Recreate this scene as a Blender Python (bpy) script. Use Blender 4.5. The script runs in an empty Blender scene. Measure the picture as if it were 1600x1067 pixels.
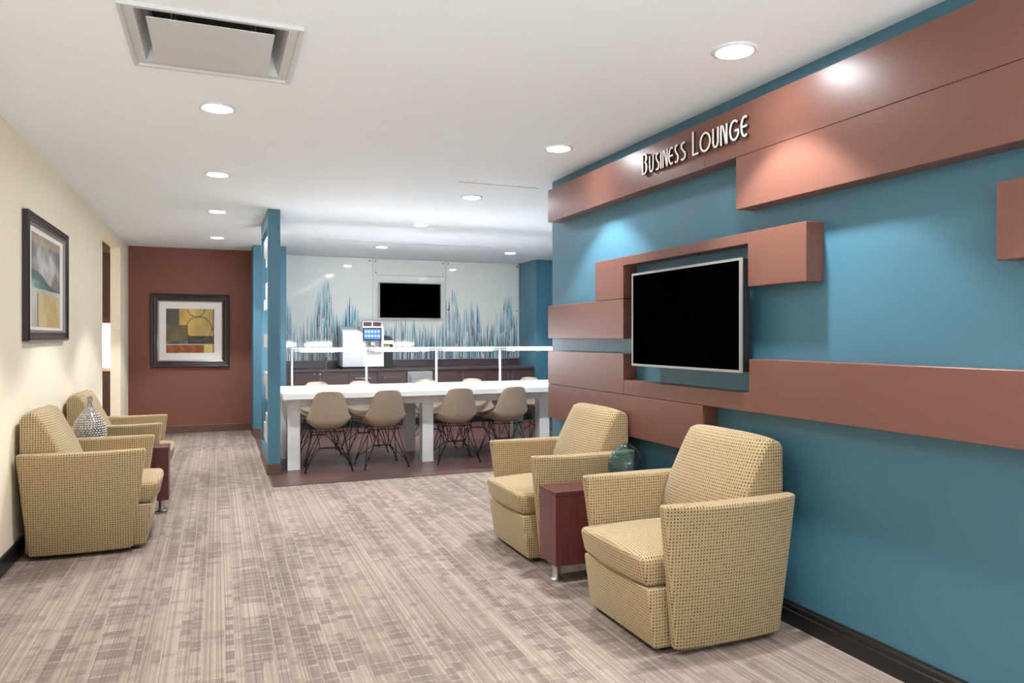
import bpy, bmesh, math, random
from mathutils import Vector, Matrix
C = bpy.context.scene.collection
S = bpy.context.scene
PI = math.pi
# ------------------------------------------------------------ camera, world, exposure
cd = bpy.data.cameras.new('camera'); cam = bpy.data.objects.new('camera', cd); C.objects.link(cam)
cd.sensor_width = 36.0; cd.lens = 1141.0 / 1600 * 36
cd.shift_y = -7.1 / 1600
cd.clip_start = 0.05
cam.location = (0, 0, 1.27)
cam.rotation_euler = (PI / 2, 0, -math.atan(460.3 / 1141.0))
S.camera = cam
S.view_settings.view_transform = 'Standard'
try: S.view_settings.look = 'None'
except Exception: pass
S.view_settings.gamma = 1.0
S.view_settings.use_curve_mapping = False
S.view_settings.exposure = 0.48
S.cycles.max_bounces = 12; S.cycles.diffuse_bounces = 6; S.cycles.glossy_bounces = 5
S.cycles.transmission_bounces = 10
S.cycles.sample_clamp_indirect = 6.0
S.cycles.caustics_reflective = False; S.cycles.caustics_refractive = False
try: S.cycles.use_denoising = True
except Exception: pass
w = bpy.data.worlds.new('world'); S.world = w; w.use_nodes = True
WN = w.node_tree                                   # added fill light through the open end, brighter from below to lift the ceiling
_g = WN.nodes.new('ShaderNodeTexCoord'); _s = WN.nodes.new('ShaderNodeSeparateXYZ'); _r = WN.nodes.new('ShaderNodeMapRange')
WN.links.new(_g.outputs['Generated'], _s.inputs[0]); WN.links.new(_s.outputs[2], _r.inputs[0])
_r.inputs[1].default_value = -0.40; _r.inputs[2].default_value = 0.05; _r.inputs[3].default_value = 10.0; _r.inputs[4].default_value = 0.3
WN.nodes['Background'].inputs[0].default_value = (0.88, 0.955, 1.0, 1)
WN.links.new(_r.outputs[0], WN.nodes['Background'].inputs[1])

DOWN_W = 92.0        # watts of each ceiling downlight
RAIL_W = 4.0        # task rail tubes
H = 2.447            # ceiling height
XR = 2.361           # feature wall
XL = -1.068          # cream wall
XP = 2.266           # front face of the brown bands
YB0 = -2.2  # room end left open here so the added world light enters

# ------------------------------------------------------------ materials
def lin(c):
    return tuple((v / 255 / 12.92) if v / 255 <= 0.04045 else ((v / 255 + 0.055) / 1.055) ** 2.4 for v in c)
def new_mat(name):
    m = bpy.data.materials.new(name); m.use_nodes = True
    nt = m.node_tree; b = nt.nodes['Principled BSDF']
    return m, nt, b
def N(nt, t, **kw):
    n = nt.nodes.new(t)
    for k, v in kw.items():
        if k.startswith('i'): n.inputs[int(k[1:])].default_value = v
        else: setattr(n, k, v)
    return n
def math_n(nt, op, a, b=None, c=None):
    n = nt.nodes.new('ShaderNodeMath'); n.operation = op
    for i, v in enumerate((a, b, c)):
        if v is None: continue
        if isinstance(v, (int, float)): n.inputs[i].default_value = v
        else: nt.links.new(v, n.inputs[i])
    return n.outputs[0]
def mixc(nt, f, a, b, mode='MIX'):
    n = nt.nodes.new('ShaderNodeMix'); n.data_type = 'RGBA'; n.blend_type = mode
    for s, v in ((0, f), (6, a), (7, b)):
        if isinstance(v, (int, float)): n.inputs[s].default_value = v
        elif isinstance(v, tuple): n.inputs[s].default_value = (*v, 1) if len(v) == 3 else v
        else: nt.links.new(v, n.inputs[s])
    return n.outputs[2]
def simple(name, rgb, rough=0.6, metal=0.0, spec=0.5, vary=0.04, scale=6.0, bump=0.0, bscale=80.0, coat=0.0):
    m, nt, b = new_mat(name)
    c = lin(rgb)
    tc = N(nt, 'ShaderNodeTexCoord'); no = N(nt, 'ShaderNodeTexNoise'); no.inputs['Scale'].default_value = scale
    nt.links.new(tc.outputs['Object'], no.inputs['Vector'])
    dark = tuple(v * (1 - vary) for v in c); light = tuple(min(1, v * (1 + vary)) for v in c)
    nt.links.new(mixc(nt, no.outputs['Fac'], dark, light), b.inputs['Base Color'])
    b.inputs['Roughness'].default_value = rough; b.inputs['Metallic'].default_value = metal
    b.inputs['Specular IOR Level'].default_value = spec
    b.inputs['Coat Weight'].default_value = coat; b.inputs['Coat Roughness'].default_value = 0.15
    if bump:
        n2 = N(nt, 'ShaderNodeTexNoise'); n2.inputs['Scale'].default_value = bscale; n2.inputs['Detail'].default_value = 3
        nt.links.new(tc.outputs['Object'], n2.inputs['Vector'])
        bp = N(nt, 'ShaderNodeBump'); bp.inputs['Strength'].default_value = bump; bp.inputs['Distance'].default_value = 0.002
        nt.links.new(n2.outputs['Fac'], bp.inputs['Height']); nt.links.new(bp.outputs[0], b.inputs['Normal'])
    return m
def emit(name, rgb, strength):
    m, nt, b = new_mat(name)
    b.inputs['Base Color'].default_value = (*lin(rgb), 1)
    b.inputs['Emission Color'].default_value = (*lin(rgb), 1)
    b.inputs['Emission Strength'].default_value = strength
    return m
def vcol(name, rough=0.5, coat=0.0, spec=0.5):
    m, nt, b = new_mat(name)
    a = N(nt, 'ShaderNodeAttribute'); a.attribute_name = 'print'
    nt.links.new(a.outputs['Color'], b.inputs['Base Color'])
    b.inputs['Roughness'].default_value = rough; b.inputs['Coat Weight'].default_value = coat
    b.inputs['Coat Roughness'].default_value = 0.05; b.inputs['Specular IOR Level'].default_value = spec
    return m

M = {}
M['ceiling'] = simple('ceiling_paint', (245, 251, 255), 0.9, vary=0.01, spec=0.2)
M['teal'] = simple('teal_paint', (68, 113, 133), 0.42, vary=0.03, bump=0.12, bscale=260)
M['cream'] = simple('cream_paint', (245, 232, 206), 0.8, vary=0.015, bump=0.05, bscale=200)
M['brown_wall'] = simple('brown_wall_paint', (122, 74, 60), 0.7, vary=0.03, bump=0.05, bscale=200)
M['band'] = simple('brown_satin_paint', (112, 72, 60), 0.36, vary=0.03, bump=0.06, bscale=240)
M['black_base'] = simple('black_baseboard', (30, 28, 29), 0.35)
M['brown_base'] = simple('brown_vinyl_base', (96, 70, 56), 0.5)
M['white_lac'] = simple('white_lacquer', (236, 236, 236), 0.25, vary=0.01, coat=0.3)
M['white_plastic'] = simple('white_plastic', (225, 226, 230), 0.35, vary=0.01)
M['white_mat'] = simple('picture_mat', (236, 233, 228), 0.85, vary=0.01)
M['glass_white'] = simple('back_painted_glass', (240, 243, 236), 0.06, vary=0.01, spec=0.6)
M['chrome'] = simple('chrome', (200, 200, 203), 0.18, metal=1.0)
M['brushed'] = simple('brushed_steel', (185, 183, 180), 0.38, metal=1.0)
M['steel'] = simple('stainless_steel', (178, 178, 176), 0.32, metal=0.9, vary=0.06)
M['tvframe'] = simple('silver_frame', (172, 170, 168), 0.4, metal=0.6)
M['screen'] = simple('black_screen', (1, 1, 1), 0.6, vary=0.0, spec=0.0)
M['black'] = simple('black_plastic', (22, 22, 24), 0.4)
M['dark'] = simple('dark_cavity', (40, 40, 42), 0.8)
M['wire'] = simple('black_wire', (28, 26, 26), 0.35, metal=0.3)
M['shell'] = simple('taupe_shell', (164, 146, 128), 0.55, vary=0.02)
M['frame_dark'] = simple('espresso_frame', (40, 26, 27), 0.28, vary=0.1, coat=0.3)
M['frame_lip'] = simple('silver_lip', (150, 132, 124), 0.4, metal=0.4)
M['letter'] = simple('letter_face', (236, 226, 220), 0.4)
M['print'] = vcol('printed_art', 0.5)
M['glass_print'] = vcol('glass_print', 0.07, coat=0.5)
M['counter'] = simple('dark_counter', (74, 60, 64), 0.35, vary=0.12, scale=14)
M['bean'] = simple('coffee_beans', (92, 58, 44), 0.6, vary=0.4, scale=120)
M['diffuser'] = emit('lit_diffuser', (244, 250, 255), 115.0)
M['tube'] = emit('lit_tube', (246, 249, 255), 125.0)
M['vent'] = simple('vent_white', (205, 205, 206), 0.45, vary=0.01, spec=0.6)
M['silver_vase'] = simple('hammered_silver', (196, 190, 186), 0.25, metal=1.0)

def wood(name, a, b_, axis='Z', rough=0.35, scale=1.0, coat=0.2):
    m, nt, b = new_mat(name)
    tc = N(nt, 'ShaderNodeTexCoord'); mp = N(nt, 'ShaderNodeMapping')
    sc = {'Z': (60, 60, 2.5), 'X': (2.5, 60, 60), 'Y': (60, 2.5, 60)}[axis]
    mp.inputs['Scale'].default_value = tuple(v * scale for v in sc)
    nt.links.new(tc.outputs['Object'], mp.inputs[0])
    no = N(nt, 'ShaderNodeTexNoise'); no.inputs['Scale'].default_value = 1.5; no.inputs['Detail'].default_value = 5
    nt.links.new(mp.outputs[0], no.inputs['Vector'])
    r = N(nt, 'ShaderNodeMapRange'); r.inputs[1].default_value = 0.3; r.inputs[2].default_value = 0.7
    nt.links.new(no.outputs['Fac'], r.inputs[0])
    nt.links.new(mixc(nt, r.outputs[0], lin(a), lin(b_)), b.inputs['Base Color'])
    b.inputs['Roughness'].default_value = rough; b.inputs['Coat Weight'].default_value = coat
    b.inputs['Coat Roughness'].default_value = 0.2
    return m
M['mahogany'] = wood('mahogany_laminate', (70, 30, 32), (98, 48, 46), 'Z', 0.35)
M['cabinet'] = wood('dark_cabinet_laminate', (62, 44, 44), (92, 66, 64), 'X', 0.4)
M['cabinet_niche'] = wood('niche_cabinet_laminate', (66, 40, 36), (92, 58, 50), 'Z', 0.4)

def carpet():
    m, nt, b = new_mat('patterned_carpet')
    g = N(nt, 'ShaderNodeNewGeometry'); sp = N(nt, 'ShaderNodeSeparateXYZ')
    nt.links.new(g.outputs['Position'], sp.inputs[0])
    X, Y = sp.outputs[0], sp.outputs[1]
    def noise(sx, sy, sc=1.0, det=2.0, off=0.0):
        cb = N(nt, 'ShaderNodeCombineXYZ')
        nt.links.new(math_n(nt, 'MULTIPLY', X, sx), cb.inputs[0]); nt.links.new(math_n(nt, 'MULTIPLY', Y, sy), cb.inputs[1])
        cb.inputs[2].default_value = off
        n = N(nt, 'ShaderNodeTexNoise'); n.inputs['Scale'].default_value = sc; n.inputs['Detail'].default_value = det
        nt.links.new(cb.outputs[0], n.inputs['Vector']); return n.outputs['Fac']
    def wn(x, y, off=0.0):
        cb = N(nt, 'ShaderNodeCombineXYZ')
        for i, v in enumerate((x, y)):
            if isinstance(v, (int, float)): cb.inputs[i].default_value = v
            else: nt.links.new(v, cb.inputs[i])
        cb.inputs[2].default_value = off
        n = N(nt, 'ShaderNodeTexWhiteNoise'); n.noise_dimensions = '3D'
        nt.links.new(cb.outputs[0], n.inputs['Vector']); return n.outputs['Value']
    # cell grid, jittered by column
    cx = math_n(nt, 'DIVIDE', X, 0.052)
    cxw = math_n(nt, 'ADD', cx, math_n(nt, 'MULTIPLY', noise(7, 0.25, 1.0, 0, 3.0), 3.4))
    ix = math_n(nt, 'FLOOR', cxw); fx = math_n(nt, 'FRACT', cxw)
    cy = math_n(nt, 'ADD', math_n(nt, 'DIVIDE', Y, 0.058), math_n(nt, 'ADD', math_n(nt, 'MULTIPLY', math_n(nt, 'FLOOR', math_n(nt, 'MULTIPLY', wn(ix, 0.0, 1.3), 2.6)), 0.37), math_n(nt, 'MULTIPLY', noise(1.3, 7.0, 1.0, 0, 6.0), 2.2)))
    iy = math_n(nt, 'FLOOR', cy); fy = math_n(nt, 'FRACT', cy)
    rnd = wn(ix, iy, 7.7)
    col = wn(ix, 0.0, 4.1)
    big = noise(1.7, 0.8, 1.0, 2.0, 9.0)
    strk = noise(9.0, 1.6, 1.0, 1.0, 2.0)
    v = math_n(nt, 'ADD', math_n(nt, 'MULTIPLY', big, 1.1), math_n(nt, 'MULTIPLY', strk, 0.7))
    v = math_n(nt, 'ADD', v, math_n(nt, 'MULTIPLY', rnd, 0.42))
    v = math_n(nt, 'ADD', v, math_n(nt, 'MULTIPLY', col, 0.20))
    mr = N(nt, 'ShaderNodeMapRange'); mr.interpolation_type = 'SMOOTHSTEP'
    nt.links.new(v, mr.inputs[0]); mr.inputs[1].default_value = 1.02; mr.inputs[2].default_value = 1.50
    patch = mr.outputs[0]
    # light seams between cells
    sx = math_n(nt, 'LESS_THAN', fx, 0.10)
    sy = math_n(nt, 'LESS_THAN', fy, 0.14)
    seam = math_n(nt, 'MAXIMUM', sx, sy)
    patch = math_n(nt, 'MULTIPLY', patch, math_n(nt, 'SUBTRACT', 1.0, math_n(nt, 'MULTIPLY', seam, 0.8)))
    # fine ribs running down the room
    rx = math_n(nt, 'DIVIDE', X, 0.0062)
    irx = math_n(nt, 'FLOOR', rx)
    rib = math_n(nt, 'ABSOLUTE', math_n(nt, 'SUBTRACT', math_n(nt, 'FRACT', rx), 0.5))
    rib = math_n(nt, 'MULTIPLY', rib, 2.0)
    ribr = wn(irx, 0.0, 12.0)
    loop = wn(irx, math_n(nt, 'FLOOR', math_n(nt, 'DIVIDE', Y, 0.012)), 5.0)
    base = mixc(nt, ribr, lin((134, 117, 106)), lin((172, 154, 142)))
    base = mixc(nt, math_n(nt, 'MULTIPLY', loop, 0.35), base, lin((130, 115, 107)))
    dark = mixc(nt, rnd, lin((86, 74, 68)), lin((112, 98, 90)))
    colr = mixc(nt, math_n(nt, 'MULTIPLY', patch, 0.76), base, dark)
    colr = mixc(nt, math_n(nt, 'MULTIPLY', math_n(nt, 'SUBTRACT', 1.0, rib), 0.28), colr, lin((92, 80, 74)))
    nt.links.new(colr, b.inputs['Base Color'])
    b.inputs['Roughness'].default_value = 0.95; b.inputs['Specular IOR Level'].default_value = 0.1
    bp = N(nt, 'ShaderNodeBump'); bp.inputs['Strength'].default_value = 0.3; bp.inputs['Distance'].default_value = 0.003
    nt.links.new(rib, bp.inputs['Height']); nt.links.new(bp.outputs[0], b.inputs['Normal'])
    return m
M['carpet'] = carpet()

def plank():
    m, nt, b = new_mat('dark_plank_floor')
    g = N(nt, 'ShaderNodeNewGeometry')
    br = N(nt, 'ShaderNodeTexBrick'); br.inputs['Scale'].default_value = 1.0
    br.inputs['Brick Width'].default_value = 1.1; br.inputs['Row Height'].default_value = 0.125
    br.inputs['Mortar Size'].default_value = 0.0015; br.inputs['Bias'].default_value = 0.0
    br.inputs['Color1'].default_value = (*lin((112, 74, 66)), 1); br.inputs['Color2'].default_value = (*lin((78, 54, 50)), 1)
    br.inputs['Mortar'].default_value = (*lin((40, 26, 24)), 1)
    nt.links.new(g.outputs['Position'], br.inputs['Vector'])
    mp = N(nt, 'ShaderNodeMapping'); mp.inputs['Scale'].default_value = (2, 50, 1)
    nt.links.new(g.outputs['Position'], mp.inputs[0])
    no = N(nt, 'ShaderNodeTexNoise'); no.inputs['Scale'].default_value = 1.2; no.inputs['Detail'].default_value = 4
    nt.links.new(mp.outputs[0], no.inputs['Vector'])
    nt.links.new(mixc(nt, math_n(nt, 'MULTIPLY', no.outputs['Fac'], 0.6), br.outputs['Color'], lin((64, 42, 38))), b.inputs['Base Color'])
    b.inputs['Roughness'].default_value = 0.33
    return m
M['plank'] = plank()

def dots(name, a, pitch=0.0132):
    m, nt, b = new_mat(name)
    uv = N(nt, 'ShaderNodeUVMap'); sp = N(nt, 'ShaderNodeSeparateXYZ'); nt.links.new(uv.outputs[0], sp.inputs[0])
    u = math_n(nt, 'DIVIDE', sp.outputs[0], pitch); v = math_n(nt, 'DIVIDE', sp.outputs[1], pitch)
    iu, iv = math_n(nt, 'FLOOR', u), math_n(nt, 'FLOOR', v)
    fu = math_n(nt, 'ABSOLUTE', math_n(nt, 'SUBTRACT', math_n(nt, 'FRACT', u), 0.5))
    fv = math_n(nt, 'ABSOLUTE', math_n(nt, 'SUBTRACT', math_n(nt, 'FRACT', v), 0.5))
    d = math_n(nt, 'POWER', math_n(nt, 'ADD', math_n(nt, 'POWER', fu, 2.4), math_n(nt, 'POWER', fv, 2.4)), 1 / 2.4)
    mask = N(nt, 'ShaderNodeMapRange'); mask.inputs[1].default_value = 0.225; mask.inputs[2].default_value = 0.27
    mask.inputs[3].default_value = 1.0; mask.inputs[4].default_value = 0.0
    nt.links.new(d, mask.inputs[0])
    cb = N(nt, 'ShaderNodeCombineXYZ'); nt.links.new(iu, cb.inputs[0]); nt.links.new(iv, cb.inputs[1])
    wnn = N(nt, 'ShaderNodeTexWhiteNoise'); nt.links.new(cb.outputs[0], wnn.inputs['Vector'])
    rp = N(nt, 'ShaderNodeValToRGB'); rp.color_ramp.interpolation = 'CONSTANT'
    cols = [(0.0, (116, 86, 56)), (0.35, (92, 66, 40)), (0.6, (82, 68, 36)), (0.8, (56, 35, 25))]
    rp.color_ramp.elements[0].position = 0; rp.color_ramp.elements[0].color = (*lin(cols[0][1]), 1)
    rp.color_ramp.elements[1].position = cols[1][0]; rp.color_ramp.elements[1].color = (*lin(cols[1][1]), 1)
    for p, c in cols[2:]:
        e = rp.color_ramp.elements.new(p); e.color = (*lin(c), 1)
    nt.links.new(wnn.outputs['Value'], rp.inputs[0])
    # woven ground
    wv = math_n(nt, 'MULTIPLY', math_n(nt, 'SINE', math_n(nt, 'MULTIPLY', sp.outputs[0], 2200)), math_n(nt, 'SINE', math_n(nt, 'MULTIPLY', sp.outputs[1], 2200)))
    grd = mixc(nt, math_n(nt, 'MULTIPLY_ADD', wv, 0.25, 0.25), lin(a), tuple(x * 0.72 for x in lin(a)))
    nt.links.new(mixc(nt, math_n(nt, 'MULTIPLY', mask.outputs[0], 1.0), grd, rp.outputs[0]), b.inputs['Base Color'])
    b.inputs['Roughness'].default_value = 0.85; b.inputs['Specular IOR Level'].default_value = 0.2
    b.inputs['Sheen Weight'].default_value = 0.15
    return m
M['fabric'] = dots('dotted_upholstery', (174, 151, 114))

def teal_glass():
    m, nt, b = new_mat('teal_glass')
    b.inputs['Base Color'].default_value = (*lin((176, 216, 228)), 1)
    b.inputs['Transmission Weight'].default_value = 1.0
    b.inputs['Roughness'].default_value = 0.0; b.inputs['IOR'].default_value = 1.45
    return m
M['teal_glass'] = teal_glass()

# ------------------------------------------------------------ mesh helpers
def bx(bm, x0, x1, y0, y1, z0, z1):
    vs = [bm.verts.new(p) for p in ((x0, y0, z0), (x1, y0, z0), (x1, y1, z0), (x0, y1, z0), (x0, y0, z1), (x1, y0, z1), (x1, y1, z1), (x0, y1, z1))]
    for f in ((3, 2, 1, 0), (4, 5, 6, 7), (0, 1, 5, 4), (1, 2, 6, 5), (2, 3, 7, 6), (3, 0, 4, 7)):
        bm.faces.new([vs[i] for i in f])
    return vs
def cyl(bm, p0, p1, r0, r1=None, n=20, cap=True):
    p0, p1 = Vector(p0), Vector(p1); r1 = r0 if r1 is None else r1
    d = (p1 - p0).normalized(); a = d.orthogonal().normalized(); b = d.cross(a)
    A = [bm.verts.new(p0 + (a * math.cos(t) + b * math.sin(t)) * r0) for t in (2 * PI * i / n for i in range(n))]
    B = [bm.verts.new(p1 + (a * math.cos(t) + b * math.sin(t)) * r1) for t in (2 * PI * i / n for i in range(n))]
    for i in range(n): bm.faces.new((A[i], A[(i + 1) % n], B[(i + 1) % n], B[i]))
    if cap: bm.faces.new(A[::-1]); bm.faces.new(B)
def tube(bm, pts, r, n=8):
    pts = [Vector(p) for p in pts]; rings = []
    up = Vector((0.123, 0.347, 0.93)).normalized()
    for i, p in enumerate(pts):
        d = (pts[min(i + 1, len(pts) - 1)] - pts[max(i - 1, 0)]).normalized()
        a = d.cross(up).normalized(); b = d.cross(a)
        rings.append([bm.verts.new(p + (a * math.cos(t) + b * math.sin(t)) * r) for t in (2 * PI * k / n for k in range(n))])
    for A, B in zip(rings, rings[1:]):
        for k in range(n): bm.faces.new((A[k], A[(k + 1) % n], B[(k + 1) % n], B[k]))
    bm.faces.new(rings[0][::-1]); bm.faces.new(rings[-1])
def lathe(bm, prof, n=48, c=(0, 0, 0)):
    rings = []
    for r, z in prof:
        rings.append([bm.verts.new((c[0] + r * math.cos(2 * PI * k / n), c[1] + r * math.sin(2 * PI * k / n), c[2] + z)) for k in range(n)])
    for A, B in zip(rings, rings[1:]):
        for k in range(n): bm.faces.new((A[k], A[(k + 1) % n], B[(k + 1) % n], B[k]))
    return rings
def bevel_sharp(bm, w, seg=3, ang=30):
    bmesh.ops.recalc_face_normals(bm, faces=bm.faces)
    es = [e for e in bm.edges if len(e.link_faces) == 2 and e.calc_face_angle(0) > math.radians(ang)]
    bmesh.ops.bevel(bm, geom=es, offset=w, segments=seg, profile=0.5, affect='EDGES', clamp_overlap=True)
def box_uv(bm):
    uv = bm.loops.layers.uv.verify()
    bm.normal_update()
    for f in bm.faces:
        n = f.normal; ax = max(range(3), key=lambda i: abs(n[i]))
        for l in f.loops:
            p = l.vert.co
            l[uv].uv = (p.y, p.z) if ax == 0 else ((p.x, p.z) if ax == 1 else (p.x, p.y))
def obj(name, bm, mat, parent=None, smooth=False, ang=40, recalc=True):
    if recalc: bmesh.ops.recalc_face_normals(bm, faces=bm.faces)
    me = bpy.data.meshes.new(name); bm.to_mesh(me); bm.free()
    if mat: me.materials.append(mat)
    o = bpy.data.objects.new(name, me); C.objects.link(o)
    if parent: o.parent = parent
    if smooth:
        for p in me.polygons: p.use_smooth = True
        try: me.set_sharp_from_angle(angle=math.radians(ang))
        except Exception: pass
    return o
def tag(o, label, cat, group=None):
    o['label'] = label; o['category'] = cat
    if group: o['group'] = group
    return o
def thing(name, label, cat, loc=(0, 0, 0), rz=0, group=None):
    o = bpy.data.objects.new(name, None); o.empty_display_size = 0.1; C.objects.link(o)
    o.location = loc; o.rotation_euler = (0, 0, rz)
    return tag(o, label, cat, group)
def struct(name, bm, mat, **kw):
    o = obj(name, bm, mat, **kw); o['kind'] = 'structure'; return o
def boxes(*bs):
    bm = bmesh.new()
    for b in bs: bx(bm, *b)
    return bm
def bbox(*b, w=0.003, seg=2):
    bm = bmesh.new(); bx(bm, *b); bevel_sharp(bm, w, seg); return bm
def dup(root, loc, rz, label, group=None):
    def cp(o, par):
        c = o.copy(); C.objects.link(c)
        if par is not None: c.parent = par
        for k in o.children: cp(k, c)
        return c
    r = cp(root, None); r.location = loc; r.rotation_euler = (0, 0, rz)
    r['label'] = label
    if group: r['group'] = group
    return r
def painted(name, x0, x1, z0, z1, nx, nz, fn, mat, parent, place):
    """a picture grid: fn(u, v) gives the printed colour; place(a, b) gives the point"""
    bm = bmesh.new()
    V = [[bm.verts.new(place(x0 + (x1 - x0) * i / nx, z0 + (z1 - z0) * j / nz)) for i in range(nx + 1)] for j in range(nz + 1)]
    lay = bm.loops.layers.float_color.new('print')
    for j in range(nz):
        for i in range(nx):
            f = bm.faces.new((V[j][i], V[j][i + 1], V[j + 1][i + 1], V[j + 1][i]))
            c = lin(fn((i + 0.5) / nx, (j + 0.5) / nz))
            for l in f.loops: l[lay] = (*c, 1)
    return obj(name, bm, mat, parent, recalc=False)

# ------------------------------------------------------------ the room shell
struct('floor', boxes((-3.2, 5.3, YB0, 11.0, -0.1, 0.0)), M['carpet'])
bm = bmesh.new(); bx(bm, 0.435, 5.3, 6.474, 10.87, 0.0, 0.004)
struct('floor_alcove', bm, M['plank'])
VX, VY, VH = -0.012, 3.19, 0.27      # the vent's hole
struct('ceiling', boxes((-3.2, VX - VH, YB0, 11.0, H, H + 0.25), (VX + VH, 5.3, YB0, 11.0, H, H + 0.25), (VX - VH, VX + VH, YB0, VY - VH, H, H + 0.25), (VX - VH, VX + VH, VY + VH, 11.0, H, H + 0.25)), M['ceiling'])
struct('wall_left', boxes((XL - 0.105, XL, YB0, 8.316, 0, H), (XL - 0.105, XL, 8.316, 9.77, 2.33, H), (XL - 0.105, XL, 9.77, 10.6, 0, H)), M['cream'])
struct('wall_corridor_end', boxes((XL, 0.43, 10.6, 10.72, 0, H)), M['brown_wall'])
struct('wall_right', boxes((XR, XR + 0.14, YB0, 5.033, 0, H), (XR + 0.14, 5.3, 4.893, 5.033, 0, H)), M['teal'])
struct('wall_alcove_back', boxes((0.40, 5.3, 10.87, 11.0, 0, H)), M['cream'])
struct('wall_alcove_side', boxes((5.2, 5.3, 5.033, 10.87, 0, H)), M['teal'])
struct('wall_pier_left', boxes((0.425, 0.83, 9.9, 10.87, 0, H)), M['teal'])
struct('wall_pier_right', boxes((4.50, 5.2, 10.17, 10.87, 0, H)), M['teal'])
struct('wall_niche', boxes((-3.2, XL - 0.105, 10.36, 10.5, 0, H), (-3.2, -3.08, 7.0, 10.36, 0, H), (-3.08, XL - 0.105, 6.88, 7.0, 0, H)), M['cream'])
# baseboards
def baseboard(name, x0, y0, x1, y1, side, h, t, mat, profile=True):
    """runs from (x0,y0) to (x1,y1); side = direction out of the wall"""
    bm = bmesh.new(); s = Vector((side[0], side[1], 0))
    prof = [(0, 0), (t, 0), (t, h * 0.62), (t * 0.75, h * 0.66), (t * 0.75, h * 0.85), (t * 0.4, h * 0.93), (t * 0.4, h), (0, h)] if profile else [(0, 0), (t, 0), (t, h - 0.006), (t * 0.5, h), (0, h)]
    A = [bm.verts.new(Vector((x0, y0, 0)) + s * a + Vector((0, 0, b))) for a, b in prof]
    B = [bm.verts.new(Vector((x1, y1, 0)) + s * a + Vector((0, 0, b))) for a, b in prof]
    n = len(prof)
    for i in range(n): bm.faces.new((A[i], A[(i + 1) % n], B[(i + 1) % n], B[i]))
    bm.faces.new(A); bm.faces.new(B[::-1])
    return struct(name, bm, mat)
baseboard('baseboard_right', XR, YB0, XR, 5.033, (-1, 0), 0.10, 0.02, M['black_base'])
baseboard('baseboard_left', XL, YB0, XL, 8.316, (1, 0), 0.10, 0.012, M['black_base'], False)
baseboard('baseboard_corridor_end', XL, 10.6, 0.425, 10.6, (0, -1), 0.10, 0.01, M['brown_base'], False)
baseboard('baseboard_pier', 0.425, 9.9, 0.83, 9.9, (0, -1), 0.10, 0.008, M['brown_base'], False)
baseboard('baseboard_pier_side', 0.425, 9.892, 0.425, 10.59, (-1, 0), 0.10, 0.008, M['brown_base'], False)
struct('trim_1', boxes((0.427, 0.437, 6.474, 7.03, 0.0, 0.006)), M['brushed'])

# ------------------------------------------------------------ brown bands on the feature wall: one relief, each board a part
relief = thing('wall_relief', 'stepped relief of brown boards framing the screen on the teal wall', 'wall decoration', (XR, 0, 0))
def board(*rects, name='board'):
    bm = bmesh.new()
    for y0, y1, z0, z1 in rects: bx(bm, XP - XR, 0.0, y0, y1, z0, z1)
    bmesh.ops.recalc_face_normals(bm, faces=bm.faces)
    es = [e for e in bm.edges if len(e.link_faces) == 2 and e.calc_face_angle(0) > 0.5]
    bmesh.ops.bevel(bm, geom=es, offset=0.0018, segments=1, affect='EDGES')
    return obj(name, bm, M['band'], relief)
E = 4.905
board((3.03, E, 2.115, 2.352))                     # header, far part that carries the sign
board((YB0 + 0.01, 3.0295, 2.1155, 2.352))
board((YB0 + 0.01, 2.797, 1.868, 2.114))                 # lower header
board((3.826, 4.180, 1.502, 1.752), (2.714, 3.826, 1.70, 1.752), (2.354, 2.714, 1.502, 1.752))   # the L over the screen
board((3.826, E, 1.260, 1.499))                    # left of the screen
board((3.826, E, 0.926, 1.168))
board((3.054, E, 0.680, 0.923))
board((2.706, 3.823, 0.926, 1.011), (YB0 + 0.01, 2.706, 0.926, 1.168))
board((0.2, 1.556, 1.510, 1.755))                  # near block at the frame edge

# ------------------------------------------------------------ sign letters
sign = thing('wall_sign', 'raised off-white letters reading Business Lounge on the brown header board', 'sign', (XP, 0, 0))
def arc(cx, cz, rx, rz, a0, a1, n=14):
    return [(cx + rx * math.cos(math.radians(a0 + (a1 - a0) * i / n)), cz + rz * math.sin(math.radians(a0 + (a1 - a0) * i / n))) for i in range(n + 1)]
G = {  # strokes in a unit box, x right, z up
 'B': [[(0.1, 0), (0.1, 1)], [(0.1, 0.93)] + arc(0.42, 0.75, 0.42, 0.19, 90, -60) + [(0.45, 0.55)], [(0.40, 0.58)] + arc(0.42, 0.31, 0.46, 0.26, 75, -90) + [(0.1, 0.05)]],
 'U': [[(0.08, 1), (0.08, 0.35)] + arc(0.5, 0.35, 0.42, 0.31, 180, 360) + [(0.92, 1)]],
 'S': [arc(0.58, 0.76, 0.36, 0.20, 60, 200) + [(0.42, 0.60), (0.66, 0.46)] + arc(0.48, 0.27, 0.42, 0.24, 35, -130)],
 'I': [[(0.5, 0), (0.5, 1)]],
 'N': [[(0.08, 0), (0.08, 1)], [(0.08, 0.95), (0.35, 0.92), (0.62, 0.5), (0.80, 0.04), (0.92, 0.04)], [(0.92, 0), (0.92, 1)]],
 'E': [arc(0.62, 0.5, 0.52, 0.46, 60, 300), [(0.18, 0.5), (0.9, 0.5)]],
 'L': [[(0.12, 1), (0.12, 0.05), (0.98, 0.05)]],
 'O': [arc(0.5, 0.5, 0.45, 0.46, 0, 360, 26)],
 'G': [arc(0.55, 0.5, 0.47, 0.46, 50, 335, 22) + [(0.95, 0.48)], [(0.6, 0.47), (1.0, 0.47)]],
}
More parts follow.
